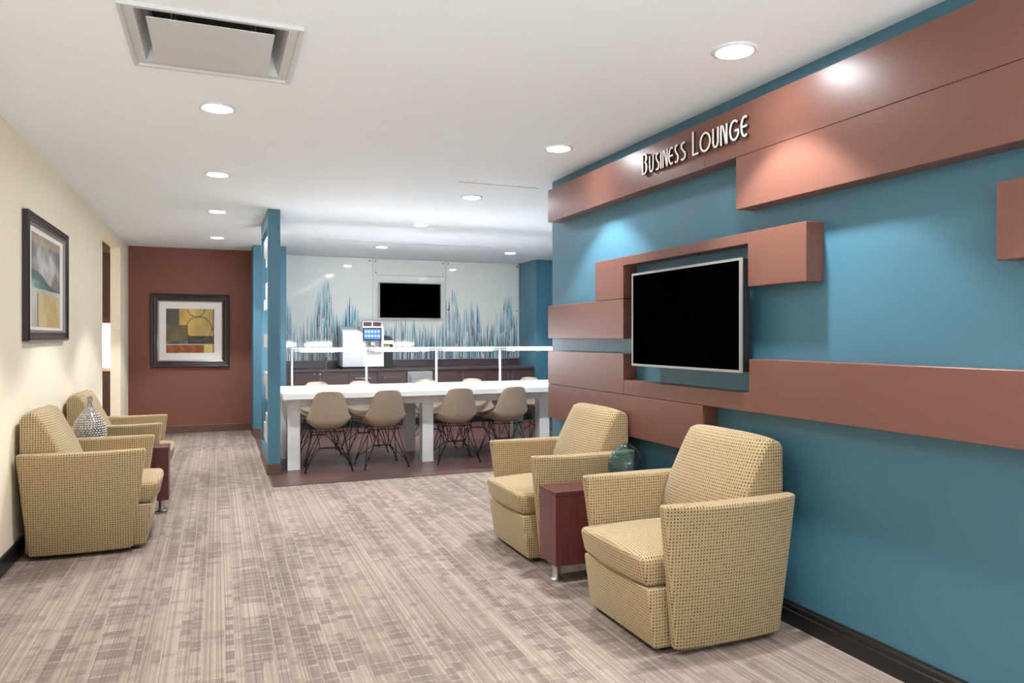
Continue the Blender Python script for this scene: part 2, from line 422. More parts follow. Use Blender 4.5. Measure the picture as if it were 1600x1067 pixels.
def stroke(bm, pts, w, x0, x1, conv):
    P = [Vector((a, b)) for a, b in pts]; Lf, Rt = [], []
    for i, p in enumerate(P):
        d0 = (P[i] - P[i - 1]).normalized() if i else (P[1] - P[0]).normalized()
        d1 = (P[i + 1] - P[i]).normalized() if i < len(P) - 1 else d0
        d = (d0 + d1).normalized(); n = Vector((-d.y, d.x)); k = 1 / max(0.5, n.dot(Vector((-d0.y, d0.x))))
        Lf.append(p + n * w * k); Rt.append(p - n * w * k)
    def col(p): 
        y, z = conv(p); return (bm.verts.new((x0, y, z)), bm.verts.new((x1, y, z)))
    a = [col(p) for p in Lf]; b = [col(p) for p in Rt]
    for i in range(len(P) - 1):
        bm.faces.new((a[i][0], b[i][0], b[i + 1][0], a[i + 1][0])); bm.faces.new((a[i][1], a[i + 1][1], b[i + 1][1], b[i][1]))
        bm.faces.new((a[i][0], a[i + 1][0], a[i + 1][1], a[i][1])); bm.faces.new((b[i][0], b[i][1], b[i + 1][1], b[i + 1][0]))
    for i in (0, -1): bm.faces.new((a[i][0], a[i][1], b[i][1], b[i][0]))
LET = [('B', 3.59, 3.526, 2.313), ('U', 3.515, 3.464, 2.284), ('S', 3.455, 3.407, 2.284), ('I', 3.405, 3.386, 2.284), ('N', 3.383, 3.327, 2.284),
       ('E', 3.327, 3.274, 2.284), ('S', 3.274, 3.227, 2.284), ('S', 3.221, 3.163, 2.284), ('L', 3.116, 3.057, 2.315), ('O', 3.053, 2.958, 2.287),
       ('U', 2.951, 2.897, 2.287), ('N', 2.891, 2.832, 2.287), ('G', 2.825, 2.75, 2.287), ('E', 2.744, 2.689, 2.287)]
for ch, ya, yb, zt in LET:
    bm = bmesh.new(); wid = ya - yb; zb = 2.19
    hw = 0.0045
    for st in G[ch]:
        pts = [(hw + a * (wid - 2 * hw) , hw * 0 + b * (zt - zb)) for a, b in st]
        stroke(bm, pts, hw, -0.021, -0.0175, lambda p: (ya - p[0], zb + p[1]))
    lo_ = obj('letter', bm, M['letter'], sign)
    bm = bmesh.new()
    for st in G[ch]:
        stroke(bm, [(hw + a * (wid - 2 * hw), b * (zt - zb)) for a, b in st], hw * 0.97, -0.0174, -0.006, lambda p: (ya - p[0], zb + p[1]))
    obj('letter_return', bm, M['black'], lo_)
for ch, ya, yb, zt in LET:
    bm = bmesh.new()
    cyl(bm, (-0.007, (ya + yb) / 2 if ch in 'I' else ya - 0.008, 2.22), (0, (ya + yb) / 2 if ch in 'I' else ya - 0.008, 2.22), 0.002, n=8)
    obj('mounting_pin', bm, M['brushed'], sign)

# ------------------------------------------------------------ screens
def flat_screen(name, label, plane, a0, a1, z0, z1, depth, off, fw):
    """plane 'X': hangs on a wall facing -X ; plane 'Y': faces -Y. off = wall coordinate, depth = how far the face stands out"""
    t = thing(name, label, 'television')
    def b_(d0, d1, p0, p1, q0, q1):
        return (off - d1, off - d0, p0, p1, q0, q1) if plane == 'X' else (p0, p1, off - d1, off - d0, q0, q1)
    bm = bmesh.new()
    bx(bm, *b_(depth - 0.012, depth, a0, a0 + fw, z0, z1)); bx(bm, *b_(depth - 0.012, depth, a1 - fw, a1, z0, z1))
    bx(bm, *b_(depth - 0.012, depth, a0 + fw, a1 - fw, z1 - fw, z1)); bx(bm, *b_(depth - 0.012, depth, a0 + fw, a1 - fw, z0, z0 + fw))
    obj('frame', bm, M['tvframe'], t)
    obj('display', boxes(b_(depth - 0.0125, depth - 0.004, a0 + fw, a1 - fw, z0 + fw, z1 - fw)), M['screen'], t)
    obj('housing', boxes(b_(depth - 0.055, depth - 0.013, a0 + 0.004, a1 - 0.004, z0 + 0.004, z1 - 0.004)), M['black'], t)
    am, zm = (a0 + a1) / 2, (z0 + z1) / 2
    obj('wall_bracket', boxes(b_(0.0, depth - 0.0555, am - 0.15, am + 0.15, zm - 0.12, zm + 0.12)), M['black'], t)
    return t
flat_screen('television', 'large black television in a thin silver frame set among the brown boards', 'X', 2.722, 3.676, 1.104, 1.636, 0.128, XR, 0.012)
flat_screen('television', 'smaller black television hung on the white striped glass above the coffee counter', 'Y', 2.225, 3.18, 1.545, 2.085, 0.06, 10.845, 0.012)

# ------------------------------------------------------------ striped glass panels
peaks = [(0.83, 1.6), (0.88, 1.75), (0.91, 1.85), (0.96, 1.80), (0.99, 1.50), (1.04, 1.48), (1.18, 1.53), (1.28, 1.79), (1.36, 1.98), (1.45, 2.17), (1.51, 2.07), (1.55, 1.75), (1.59, 1.72), (1.74, 1.75), (1.81, 1.87), (1.89, 1.86), (1.91, 1.85), (1.94, 1.54), (2.21, 1.50), (2.31, 1.55), (2.84, 1.56), (2.89, 1.48), (3.2, 1.48), (3.26, 1.83), (3.33, 1.98), (3.37, 2.10), (3.44, 1.98), (3.48, 1.71), (3.59, 1.73), (3.7, 1.85), (3.8, 1.88), (3.86, 1.54), (4.04, 1.54), (4.09, 1.64), (4.2, 1.76), (4.25, 1.95), (4.33, 2.08), (4.38, 1.95), (4.41, 1.70), (4.5, 1.64)]
def env(x):
    for (a, b), (c, d) in zip(peaks, peaks[1:]):
        if a <= x <= c: return b + (d - b) * (x - a) / max(1e-6, c - a)
    return 1.5
rs = random.Random(5)
NC = 400
cols = []
pal = [((20, 105, 135), 3), ((70, 160, 190), 4), ((150, 205, 222), 5), ((28, 44, 58), 4), ((36, 66, 100), 2), ((95, 105, 118), 2), ((178, 200, 206), 4), ((96, 120, 190), 1)]
bag = [c for c, k in pal for _ in range(k)]
for i in range(NC):
    x = 0.83 + (4.5 - 0.83) * (i + 0.5) / NC
    e = env(x)
    segs = []
    if rs.random() < 0.80:
        top = e - abs(rs.gauss(0, 0.13)); 
        while top > 0.9:
            ln = rs.uniform(0.18, 0.55); segs.append((top, top - ln, rs.choice(bag), rs.uniform(0.45, 1.0), rs.random() < 0.5))
            top -= ln * rs.uniform(0.5, 1.1)
    cols.append(segs)
lowdark = [rs.random() for _ in range(NC)]
W0 = (240, 243, 236)
def stripe_col(x, z):
    i = min(NC - 1, max(0, int((x - 0.83) / (4.5 - 0.83) * NC)))
    c = W0
    for top, bot, colr, k, hard in cols[i]:
        if bot < z < top:
            t = (top - z) / (top - bot)
            a = k * (min(1.0, t * 1.3) if hard else math.sin(PI * min(1, t * 0.9 + 0.05)) ** 0.8)
            c = tuple(c[j] * (1 - a) + colr[j] * a for j in range(3))
    if z < 1.30 and lowdark[i] < 0.6:
        a = min(1, (1.30 - z) / 0.2) * (0.45 + 0.5 * lowdark[i])
        g = (118, 118, 122) if lowdark[i] < 0.33 else (48, 54, 64)
        c = tuple(c[j] * (1 - a) + g[j] * a for j in range(3))
    return c
def glass_panel(label, x0, x1, z0, z1, bolts):
    t = thing('wall_panel_glass', label, 'panel', ((x0 + x1) / 2, 10.87, z0), 0, None)
    cx = (x0 + x1) / 2
    bm = bmesh.new(); bx(bm, x0 - cx, x1 - cx, -0.024, -0.012, 0, z1 - z0)
    obj('glass_sheet', bm, M['glass_white'], t)
    if z0 < 1.0:
        zt = min(z1, 2.2)
        nx = max(10, int(round((x1 - x0) / (4.5 - 0.83) * NC)))
        painted('stripe_print', x0, x1, z0, zt, nx, 84, lambda u, v: stripe_col(x0 + (x1 - x0) * u, z0 + (zt - z0) * v), M['glass_print'], t,
                lambda a, b: (a - cx, -0.0245, b - z0))
    for bxp, bz in bolts:
        bm = bmesh.new(); cyl(bm, (bxp - cx, -0.034, bz - z0), (bxp - cx, 0.0, bz - z0), 0.011, n=16)
        obj('standoff_bolt', bm, M['chrome'], t, smooth=True)
    return t
glass_panel('left striped white glass panel behind the tall white coffee machine', 0.832, 2.139, 0.93, 2.438, [(2.095, 2.40), (0.88, 2.40), (2.095, 1.0)])
glass_panel('plain white glass panel above the small television', 2.145, 3.264, 2.197, 2.438, [(2.185, 2.40), (3.225, 2.40), (2.185, 2.235), (3.225, 2.235)])
glass_panel('white glass panel behind the small television, stripes below it', 2.145, 3.264, 0.93, 2.191, [(2.185, 1.0), (3.225, 1.0)])
glass_panel('right striped white glass panel beside the teal column', 3.270, 4.497, 0.93, 2.438, [(3.31, 2.40), (4.455, 2.40), (3.31, 1.69), (4.455, 1.69), (4.455, 1.13)])

# ------------------------------------------------------------ ceiling lights
def ceiling_light(label, x, y, group, trimr=0.078):
    t = thing('ceiling_light', label, 'light', (x, y, H), 0, group)
    bm = bmesh.new()
    R = [(0.068, -0.001), (0.070, -0.007), (0.080, -0.010), (0.090, -0.006), (0.092, 0.0)]
    lathe(bm, R, 40)
    obj('trim_ring', bm, M['white_plastic'], t, smooth=True, ang=60)
    bm = bmesh.new(); r = lathe(bm, [(0.069, -0.004), (0.0665, -0.0055)], 40); bm.faces.new(r[1])
    obj('diffuser', bm, M['diffuser'], t)
    ld = bpy.data.lights.new('downlight', 'SPOT'); ld.energy = DOWN_W; ld.spot_size = math.radians(92); ld.spot_blend = 0.28
    ld.shadow_soft_size = 0.05; ld.color = (0.93, 0.975, 1.0)
    lo = bpy.data.objects.new('lamp', ld); C.objects.link(lo); lo.parent = t; lo.location = (0, 0, -0.02)
    return t
g = 'recessed ceiling lights'
ceiling_light('round recessed ceiling light nearest the camera, above the near right armchair', 1.97, 2.44, g)
ceiling_light('round recessed ceiling light above the start of the Business Lounge letters', 1.97, 4.11, g)
ceiling_light('round recessed ceiling light by the short black ceiling slot near the feature wall end', 1.98, 5.82, g)
ceiling_light('faint recessed ceiling light over the long white table', 1.98, 7.46, g)
ceiling_light('recessed ceiling light in front of the glass wall, left of the last one', 1.99, 9.49, g)
ceiling_light('recessed ceiling light in front of the right glass panel by the teal column', 3.80, 9.49, g)
ceiling_light('largest recessed ceiling light in the left row, just past the square vent', 0.0, 4.04, g)
ceiling_light('second recessed ceiling light of the left row, beyond the one past the vent', 0.0, 5.69, g)
ceiling_light('third recessed ceiling light of the left row, beside the slim teal divider top', 0.0, 7.37, g)
ceiling_light('farthest recessed ceiling light, over the brown corridor wall', 0.0, 9.32, g)
for x, y, where in ((1.97, 0.77, 'above the feature wall, before the nearest visible one'), (1.97, -0.9, 'farthest behind the viewer by the feature wall'), (0.0, 2.37, 'overhead just before the square vent'),
                    (0.0, 0.7, 'directly over the viewer'), (0.0, -0.97, 'behind the viewer by the cream wall'), (3.8, 7.46, 'over the hidden right end of the table'), (3.8, 5.8, 'hidden behind the feature wall')):
    ceiling_light('round recessed ceiling light ' + where, x, y, 'recessed ceiling lights outside the picture')

# slot diffusers
def slot(label, x0, x1, y):
    t = thing('ceiling_slot', label, 'air slot', ((x0 + x1) / 2, y, H)); hx = (x1 - x0) / 2
    obj('slot_gap', boxes((-hx, hx, -0.006, 0.006, -0.0025, 0.0)), M['black'], t)
    obj('slot_edge', boxes((-hx, hx, -0.016, -0.006, -0.002, 0.0), (-hx, hx, 0.006, 0.016, -0.002, 0.0)), M['ceiling'], t)
slot('short thin black slot in the ceiling ending at the brown header board', 1.70, 2.36, 5.28)
slot('long thin dark slot in the ceiling in front of the glass wall', 1.05, 3.33, 9.0)

# vent
vt = thing('ceiling_vent', 'square white ceiling air vent with a hanging centre plate', 'air vent', (-0.012, 3.19, H))
bm = bmesh.new()
def ring(bm, a, b, za, zb):
    o_ = [bm.verts.new((sx * a, sy * a, za)) for sx, sy in ((-1, -1), (1, -1), (1, 1), (-1, 1))]
    i_ = [bm.verts.new((sx * b, sy * b, zb)) for sx, sy in ((-1, -1), (1, -1), (1, 1), (-1, 1))]
    for k in range(4): bm.faces.new((o_[k], o_[(k + 1) % 4], i_[(k + 1) % 4], i_[k]))
for a_, b_, za, zb in ((0.318, 0.318, 0.0, -0.014), (0.318, 0.305, -0.014, -0.014), (0.305, 0.300, -0.014, -0.004), (0.300, 0.268, -0.004, -0.002), (0.268, 0.262, -0.002, 0.010), (0.262, 0.238, 0.010, 0.075), (0.238, 0.238, 0.075, 0.16)): ring(bm, a_, b_, za, zb)
obj('vent_frame', bm, M['vent'], vt, recalc=False)
bm = bmesh.new(); bx(bm, -0.26, 0.26, -0.26, 0.26, 0.16, 0.165); obj('vent_throat', bm, M['dark'], vt)
bm = bmesh.new(); bx(bm, -0.228, 0.216, -0.258, 0.212, -0.024, -0.020); bevel_sharp(bm, 0.001, 1); obj('vent_plate', bm, M['vent'], vt)
for sx in (-1, 1):
    for sy in (-1, 1):
        bm = bmesh.new(); cyl(bm, (sx * 0.15, sy * 0.15, -0.020), (sx * 0.15, sy * 0.15, 0.16), 0.004, n=8)
        obj('plate_hanger', bm, M['brushed'], vt)

# ------------------------------------------------------------ divider with white blocks
dv = thing('room_divider', 'slim teal open screen with white blocks between corridor and table', 'room divider', (0.483, 7.61, 0))
xa, xb, ya, yb = -0.053, 0.056, -0.55, 0.565
bm = bmesh.new()
bx(bm, xa, xb, ya, ya + 0.075, 0.0, H); bx(bm, xa, xb, yb - 0.075, yb, 0.0, H)
bx(bm, xa, xb, ya + 0.075, yb - 0.075, 2.30, H); bx(bm, xa, xb, ya + 0.075, yb - 0.075, 0.0, 0.19)
obj('frame', bm, M['teal'], dv)
bm = bmesh.new()
bx(bm, xa - 0.006, xb + 0.006, ya - 0.008, ya, 0, 0.10); bx(bm, xa - 0.008, xa, ya, yb, 0, 0.10); bx(bm, xb, xb + 0.008, ya, yb, 0, 0.10)
obj('base_trim', bm, M['brown_base'], dv)
s0 = ya + 0.075
for ylen, z0, z1 in ((0.62, 2.055, 2.22), (0.36, 1.94, 2.053), (0.36, 1.64, 1.785), (0.62, 1.53, 1.638), (0.62, 1.165, 1.30), (0.62, 0.80, 0.925), (0.36, 0.67, 0.798), (0.36, 0.425, 0.54), (0.62, 0.26, 0.423)):
    obj('white_block', bbox(xa + 0.004, xb - 0.004, s0, s0 + ylen, z0, z1, w=0.002, seg=1), M['white_lac'], dv)

# ------------------------------------------------------------ pictures
def fbm(x, y, s=0):
    v = 0; a = 0.5
    for k in range(4):
        v += a * math.sin(x * (2.3 * 1.9 ** k) + 1.7 * math.sin(y * 1.3 * 1.8 ** k + s + k) + s * 3.1 + k * 2.1); a *= 0.5
    return v
def blend(a, b, t):
    t = max(0.0, min(1.0, t)); return tuple(a[i] * (1 - t) + b[i] * t for i in range(3))
def art_sea(u, v):      # grey sky, white cloud, dark green wave, pale foam, ochre corner
    n = fbm(u * 3, v * 3, 1.2)
    if v > 0.42:
        c = blend((132, 118, 104), (96, 92, 92), (v - 0.6) * 1.5 + 0.5 * n)
        if v > 0.9: c = blend(c, (176, 142, 104), 0.7)
        cl = fbm(u * 2.4 + 1.5 * v, v * 4.2 - u, 7.3) + 0.5 * fbm(u * 7, v * 9, 3.3)
        c = blend(c, (198, 194, 192), (1.1 - abs(v - 0.72 + 0.1 * u) * 5.5 + 0.9 * cl) * 0.8)
        w = v - (0.60 - 0.16 * u + 0.03 * math.sin(u * 7))
        if w < 0: c = blend((84, 108, 102), (60, 82, 80), 0.5 + n)
        if w < -0.09 + 0.03 * n: c = blend((88, 112, 106), (176, 184, 180), 0.4 + 0.9 * fbm(u * 5, v * 9, 2))
        return c
    c = blend((206, 200, 192), (178, 172, 160), 0.4 + n)
    if u > 0.2 and v < 0.36: c = blend((196, 164, 104), (214, 188, 140), 0.5 + fbm(u * 4, v * 5, 4))
    if abs(u - 0.2) < 0.01 and v < 0.36: c = (120, 96, 80)
    return c
def art_blocks(u, v):   # olive, ochre, rust and dark blocks with a thin ring
    n = fbm(u * 4, v * 4, 0.3)
    if v < 0.20:
        c = blend((168, 88, 48), (134, 70, 42), 0.5 + 1.4 * fbm(u * 12, v * 16, 3))
        if u > 0.78: c = blend((222, 196, 110), (206, 182, 96), 0.5 + n)
        if v > 0.185: c = (220, 206, 180)
    elif v < 0.38 and u > 0.45: c = blend((50, 62, 60), (78, 66, 54), 0.5 + 1.6 * fbm(u * 9, v * 2, 5))
    elif v < 0.64 and u < 0.45: 
        c = blend((112, 98, 62), (94, 84, 58), 0.5 + n)
        if v < 0.27: c = blend((62, 84, 92), (140, 130, 100), 0.4 + n)
    elif u < 0.27: c = blend((66, 68, 60), (84, 80, 66), 0.5 + n)
    else:
        c = blend((214, 176, 98), (186, 142, 72), 0.5 + n)
        if u > 0.6: c = blend(c, (168, 158, 100), 0.5)
    if u > 0.96: c = blend(c, (120, 50, 34), 0.6)
    for cx, cy, r in ((0.68, 0.55, 0.27), (0.62, 1.0, 0.18)):
        if abs(math.hypot(u - cx, v - cy) - r) < 0.012: c = blend(c, (110, 84, 50), 0.8)
    return c
def picture(name, label, conv, w, h, fw, mat_w, art, ax0, ax1, az0, az1, depth=0.035):
    """conv(a, b, d): a along the wall, b up, d out of the wall; local 0,0 at the lower corner"""
    t = thing(name, label, 'picture')
    def q(bm, a0, a1, b0, b1, d0, d1):
        p, r = conv(a0, b0, d0), conv(a1, b1, d1)
        bx(bm, min(p[0], r[0]), max(p[0], r[0]), min(p[1], r[1]), max(p[1], r[1]), min(p[2], r[2]), max(p[2], r[2]))
    def mould(a, b, steps):
        bm = bmesh.new()
        # moulded section swept round the rectangle
        rings = []
        for ins, d in steps:
            rings.append([bm.verts.new(conv(*p, d)) for p in ((a + ins, b + ins), (w - a - ins, b + ins), (w - a - ins, h - b - ins), (a + ins, h - b - ins))])
        for A, B in zip(rings, rings[1:]):
            for k in range(4): bm.faces.new((A[k], A[(k + 1) % 4], B[(k + 1) % 4], B[k]))
        return bm
    k = fw
    obj('frame', mould(0, 0, [(0, 0.002), (0, depth * 0.8), (k * 0.12, depth), (k * 0.3, depth * 0.92), (k * 0.45, depth * 0.7), (k * 0.7, depth * 0.62), (k * 0.85, depth * 0.72), (k, depth * 0.6), (k, 0.004)]), M['frame_dark'], t)
    obj('inner_lip', mould(0, 0, [(k, depth * 0.6), (k + 0.012, depth * 0.5), (k + 0.014, 0.008)]), M['frame_lip'], t)
    bm = bmesh.new(); q(bm, k * 0.9, w - k * 0.9, k * 0.9, h - k * 0.9, 0.003, 0.010); obj('mat_board', bm, M['white_mat'], t)
    painted('art_print', ax0, ax1, az0, az1, 60, 60, art, M['print'], t, lambda a, b: conv(a, b, 0.0112))
    return t
picture('framed_picture', 'tall framed print of a grey sea and ochre corner on the cream wall', lambda a, b, d: (XL + d, 5.07 + a, 1.243 + b), 1.235, 0.785, 0.058, 0.1, art_sea, 0.18, 1.05, 0.09, 0.68, 0.04)
picture('framed_picture', 'square dark-framed abstract print in ochre and rust on the brown wall', lambda a, b, d: (-0.805 + a, 10.6 - d, 0.868 + b), 0.955, 0.965, 0.085, 0.1, art_blocks, 0.18, 0.765, 0.19, 0.775, 0.045)

# ------------------------------------------------------------ armchairs
def make_armchair(label):
    t = thing('armchair', label, 'armchair')
    F = M['fabric']
    for s in (-1, 1):
        bm = bmesh.new(); rows = []
        n = 12
        for i in range(n + 1):
            u = i / n
            bow = 4 * u * (1 - u)
            zt = 0.612 - 0.006 * bow
            x_b, x_t = 0.055 + (0.582 - 0.055) * u, 0.0 + 0.655 * u
            ob, ot = 0.318 + 0.016 * bow, 0.354 + 0.044 * bow
            ib, it = 0.277, 0.292 + (0.012 * (u if u > 0.5 else 0.5))
            sec = [(x_b, ib, 0.028), (x_b, ob, 0.022), (x_b + (x_t - x_b) * 0.5, (ob + ot) / 2 + 0.002, 0.32), (x_t, ot, zt), (x_t, it, zt), (x_b + (x_t - x_b) * 0.5, (ib + it) / 2, 0.32)]
            rows.append([bm.verts.new((x, s * y, z)) for x, y, z in sec])
        for A, B in zip(rows, rows[1:]):
            for k in range(6): bm.faces.new((A[k], A[(k + 1) % 6], B[(k + 1) % 6], B[k]))
        bm.faces.new(rows[0]); bm.faces.new(rows[-1][::-1])
        bevel_sharp(bm, 0.016, 4, 35); bmesh.ops.recalc_face_normals(bm, faces=bm.faces); box_uv(bm)
        obj('armrest', bm, F, t, smooth=True, ang=50)
    # base
    bm = bmesh.new()
    v = bx(bm, 0.06, 0.648, -0.274, 0.274, 0.022, 0.268)
    for q in (5, 6): v[q].co.x = 0.682
    bevel_sharp(bm, 0.014, 3); box_uv(bm); obj('base', bm, F, t, smooth=True)
    # seat cushion: crowned slab
    def cushion(x0, x1, hw, z0, z1, crown, nose):
        bm = bmesh.new(); nx, ny = 14, 12
        def top(x, y):
            u = (x - x0) / (x1 - x0); v_ = y / hw
            return z1 + crown * (1 - v_ * v_) * (0.35 + 0.65 * math.sin(PI * min(1, u * 0.9 + 0.1)))
        T = [[None] * (ny + 1) for _ in range(nx + 1)]; Bm = [[None] * (ny + 1) for _ in range(nx + 1)]
        for i in range(nx + 1):
            for j in range(ny + 1):
                x = x0 + (x1 - x0) * i / nx; y = -hw + 2 * hw * j / ny
                xx = x + (nose * (1 - (y / hw) ** 2) if i == nx else nose * (1 - (y / hw) ** 2) * (i / nx) ** 3)
                T[i][j] = bm.verts.new((xx, y, top(x, y)))
                Bm[i][j] = bm.verts.new((xx - 0.028 * (i / nx), y, z0))
        for G_, flip in ((T, False), (Bm, True)):
            for i in range(nx):
                for j in range(ny):
                    q = (G_[i][j], G_[i + 1][j], G_[i + 1][j + 1], G_[i][j + 1]); bm.faces.new(q[::-1] if flip else q)
        for j in range(ny):
            bm.faces.new((T[0][j], T[0][j + 1], Bm[0][j + 1], Bm[0][j])); bm.faces.new((T[nx][j], Bm[nx][j], Bm[nx][j + 1], T[nx][j + 1]))
        for i in range(nx):
            bm.faces.new((T[i][0], Bm[i][0], Bm[i + 1][0], T[i + 1][0])); bm.faces.new((T[i][ny], T[i + 1][ny], Bm[i + 1][ny], Bm[i][ny]))
        bevel_sharp(bm, 0.028, 5, 45); box_uv(bm)
        return bm
    obj('seat_cushion', cushion(0.15, 0.708, 0.270, 0.271, 0.392, 0.046, 0.024), F, t, smooth=True, ang=50)
    # back cushion: leaning pillow, side profile lofted across the width
    prof = [(0.012, 0.30), (0.006, 0.60), (0.004, 0.79), (0.018, 0.815), (0.055, 0.832), (0.085, 0.822), (0.115, 0.775), (0.155, 0.70), (0.195, 0.62), (0.235, 0.52), (0.25, 0.42), (0.25, 0.30)]
    bm = bmesh.new(); n = 14; rows = []
    for i in range(n + 1):
        v_ = -1 + 2 * i / n; cr = (1 - v_ ** 4)
        row = []
        for k, (x, z) in enumerate(prof):
            fr = 1 if k >= 4 else 0
            hw = 0.285 - 0.005 * max(0, (z - 0.6)) / 0.23
            row.append(bm.verts.new((x + 0.032 * cr * fr * (0.6 if k in (4,) else 1), v_ * hw, z + (0.016 * cr if z > 0.77 else 0))))
        rows.append(row)
    m_ = len(prof)
    for A, B in zip(rows, rows[1:]):
        for k in range(m_): bm.faces.new((A[k], A[(k + 1) % m_], B[(k + 1) % m_], B[k]))
    bm.faces.new(rows[0]); bm.faces.new(rows[-1][::-1])
    bevel_sharp(bm, 0.014, 3, 50); box_uv(bm)
    obj('back_cushion', bm, F, t, smooth=True, ang=50)
    bm = bmesh.new(); bx(bm, 0.03, 0.10, -0.268, 0.268, 0.03, 0.60); bevel_sharp(bm, 0.01, 2); box_uv(bm)
    obj('back_panel', bm, F, t, smooth=True)
    for sx in (0.10, 0.58):
        for sy in (-0.22, 0.22):
            bm = bmesh.new(); cyl(bm, (sx, sy, 0), (sx, sy, 0.0225), 0.02, n=16)
            obj('glide', bm, M['black'], t)
    return t
ac = make_armchair('dotted tan armchair in the right foreground, nearest the camera')
ac.location = (2.262, 2.755, 0); ac.rotation_euler = (0, 0, PI)
dup(ac, (2.262, 4.03, 0), PI, 'dotted tan armchair by the right wall, farther one beyond the side table')
dup(ac, (-1.047, 5.155, 0), 0, 'dotted tan armchair against the cream wall, nearer of the left pair')
dup(ac, (-1.047, 6.55, 0), 0, 'dotted tan armchair against the cream wall, farther one behind the silver vase')

# ------------------------------------------------------------ side tables
def side_table(label, loc, rz=0):
    t = thing('side_table', label, 'side table', loc, rz)
    obj('body', bbox(-0.30, 0.30, -0.10, 0.10, 0.10, 0.455, w=0.0015, seg=1), M['mahogany'], t)
    obj('table_top', bbox(-0.302, 0.302, -0.102, 0.102, 0.4555, 0.48, w=0.002, seg=1), M['mahogany'], t)
    for sx in (-1, 1):
        bm = bmesh.new()
        lathe(bm, [(0.0, 0.0), (0.030, 0.0), (0.031, 0.006), (0.023, 0.012), (0.021, 0.016), (0.021, 0.0995), (0.0, 0.0995)], 24, (sx * 0.25, 0, 0))
        bmesh.ops.remove_doubles(bm, verts=bm.verts, dist=1e-5)
        obj('leg', bm, M['brushed'], t, smooth=True)
    return t
side_table('narrow reddish-brown side table between the two right armchairs', (1.895, 3.46, 0))
side_table('narrow reddish-brown side table between the two left armchairs', (-0.625, 5.885, 0))

# ------------------------------------------------------------ vases
bm = bmesh.new()
po = [(0.0, 0.0), (0.05, 0.0), (0.075, 0.012), (0.1, 0.055), (0.104, 0.085), (0.097, 0.125), (0.078, 0.16), (0.05, 0.185), (0.026, 0.2), (0.017, 0.207), (0.017, 0.212)]
pi_ = [(max(0.0, r - 0.002), z) for r, z in po[::-1][:-3]] + [(0.072, 0.0145), (0.048, 0.004), (0.0, 0.004)]
lathe(bm, po + pi_, 48); bmesh.ops.remove_doubles(bm, verts=bm.verts, dist=1e-6)
o = obj('glass_vase', bm, M['teal_glass'], smooth=True, ang=80); o.location = (2.07, 3.46, 0.480)
tag(o, 'round blue-green glass vase on the side table between the right armchairs', 'vase')
sv = thing('silver_vase', 'hammered silver teardrop vase on the side table between the left armchairs', 'vase', (-0.835, 5.885, 0.480))
def vprof(z):     # radius at height 0..0.375
    pts = [(0.0, 0.045), (0.02, 0.075), (0.06, 0.096), (0.11, 0.101), (0.15, 0.098), (0.193, 0.085), (0.231, 0.062), (0.268, 0.034), (0.297, 0.020), (0.335, 0.014), (0.375, 0.0155)]
    for (a, b), (c, d) in zip(pts, pts[1:]):
        if a <= z <= c:
            k = (z - a) / (c - a); k = k * k * (3 - 2 * k) * 0.4 + k * 0.6; return b + (d - b) * k
    return pts[-1][1]
bm = bmesh.new()
lathe(bm, [(0.0, 0.0)] + [(vprof(0.375 * i / 60), 0.375 * i / 60) for i in range(61)] + [(0.010, 0.375), (0.010, 0.30)], 48)
bmesh.ops.remove_doubles(bm, verts=bm.verts, dist=1e-6)
obj('body', bm, M['silver_vase'], sv, smooth=True)
bm = bmesh.new()
z = 0.012; row = 0
while z < 0.372:
    r = vprof(z); sz = 0.0088 if r > 0.05 else 0.006
    n = max(8, int(2 * PI * r / (sz * 2.15)))
    if r < 0.03: n = 9
    for k in range(n):
        a = 2 * PI * (k + 0.5 * (row % 2)) / n
        rot = Matrix.Translation((r * math.cos(a), r * math.sin(a), z))
        bmesh.ops.create_icosphere(bm, subdivisions=2, radius=sz, matrix=rot)
    z += sz * 1.75; row += 1
obj('bead', bm, M['silver_vase'], sv, smooth=True, ang=180)['kind'] = 'stuff'

# ------------------------------------------------------------ long table
TX0, TX1, TY0, TY1 = 0.555, 4.25, 6.985, 8.20
tb = thing('long_table', 'long white communal table with thick square legs in the alcove', 'table', (2.4, 7.55, 0.004))
def lt(x0, x1, y0, y1, z0, z1): return (x0 - 2.4, x1 - 2.4, y0 - 7.55, y1 - 7.55, z0, z1)
obj('tabletop', bbox(*lt(TX0, TX1, TY0, TY1, 0.688, 0.738), w=0.003), M['white_lac'], tb)
obj('apron', boxes(lt(0.74, 4.17, 7.20, 7.235, 0.60, 0.6875), lt(0.74, 4.17, 7.995, 8.03, 0.60, 0.6875), lt(0.64, 0.675, 7.33, 7.90, 0.60, 0.6875)), M['white_lac'], tb)
for x in (0.615, 1.925, 3.225, 4.08):
    for y in (7.195, 7.92):
        obj('leg', bbox(*lt(x, x + 0.115, y, y + 0.125, 0, 0.6875), w=0.002, seg=1), M['white_lac'], tb)
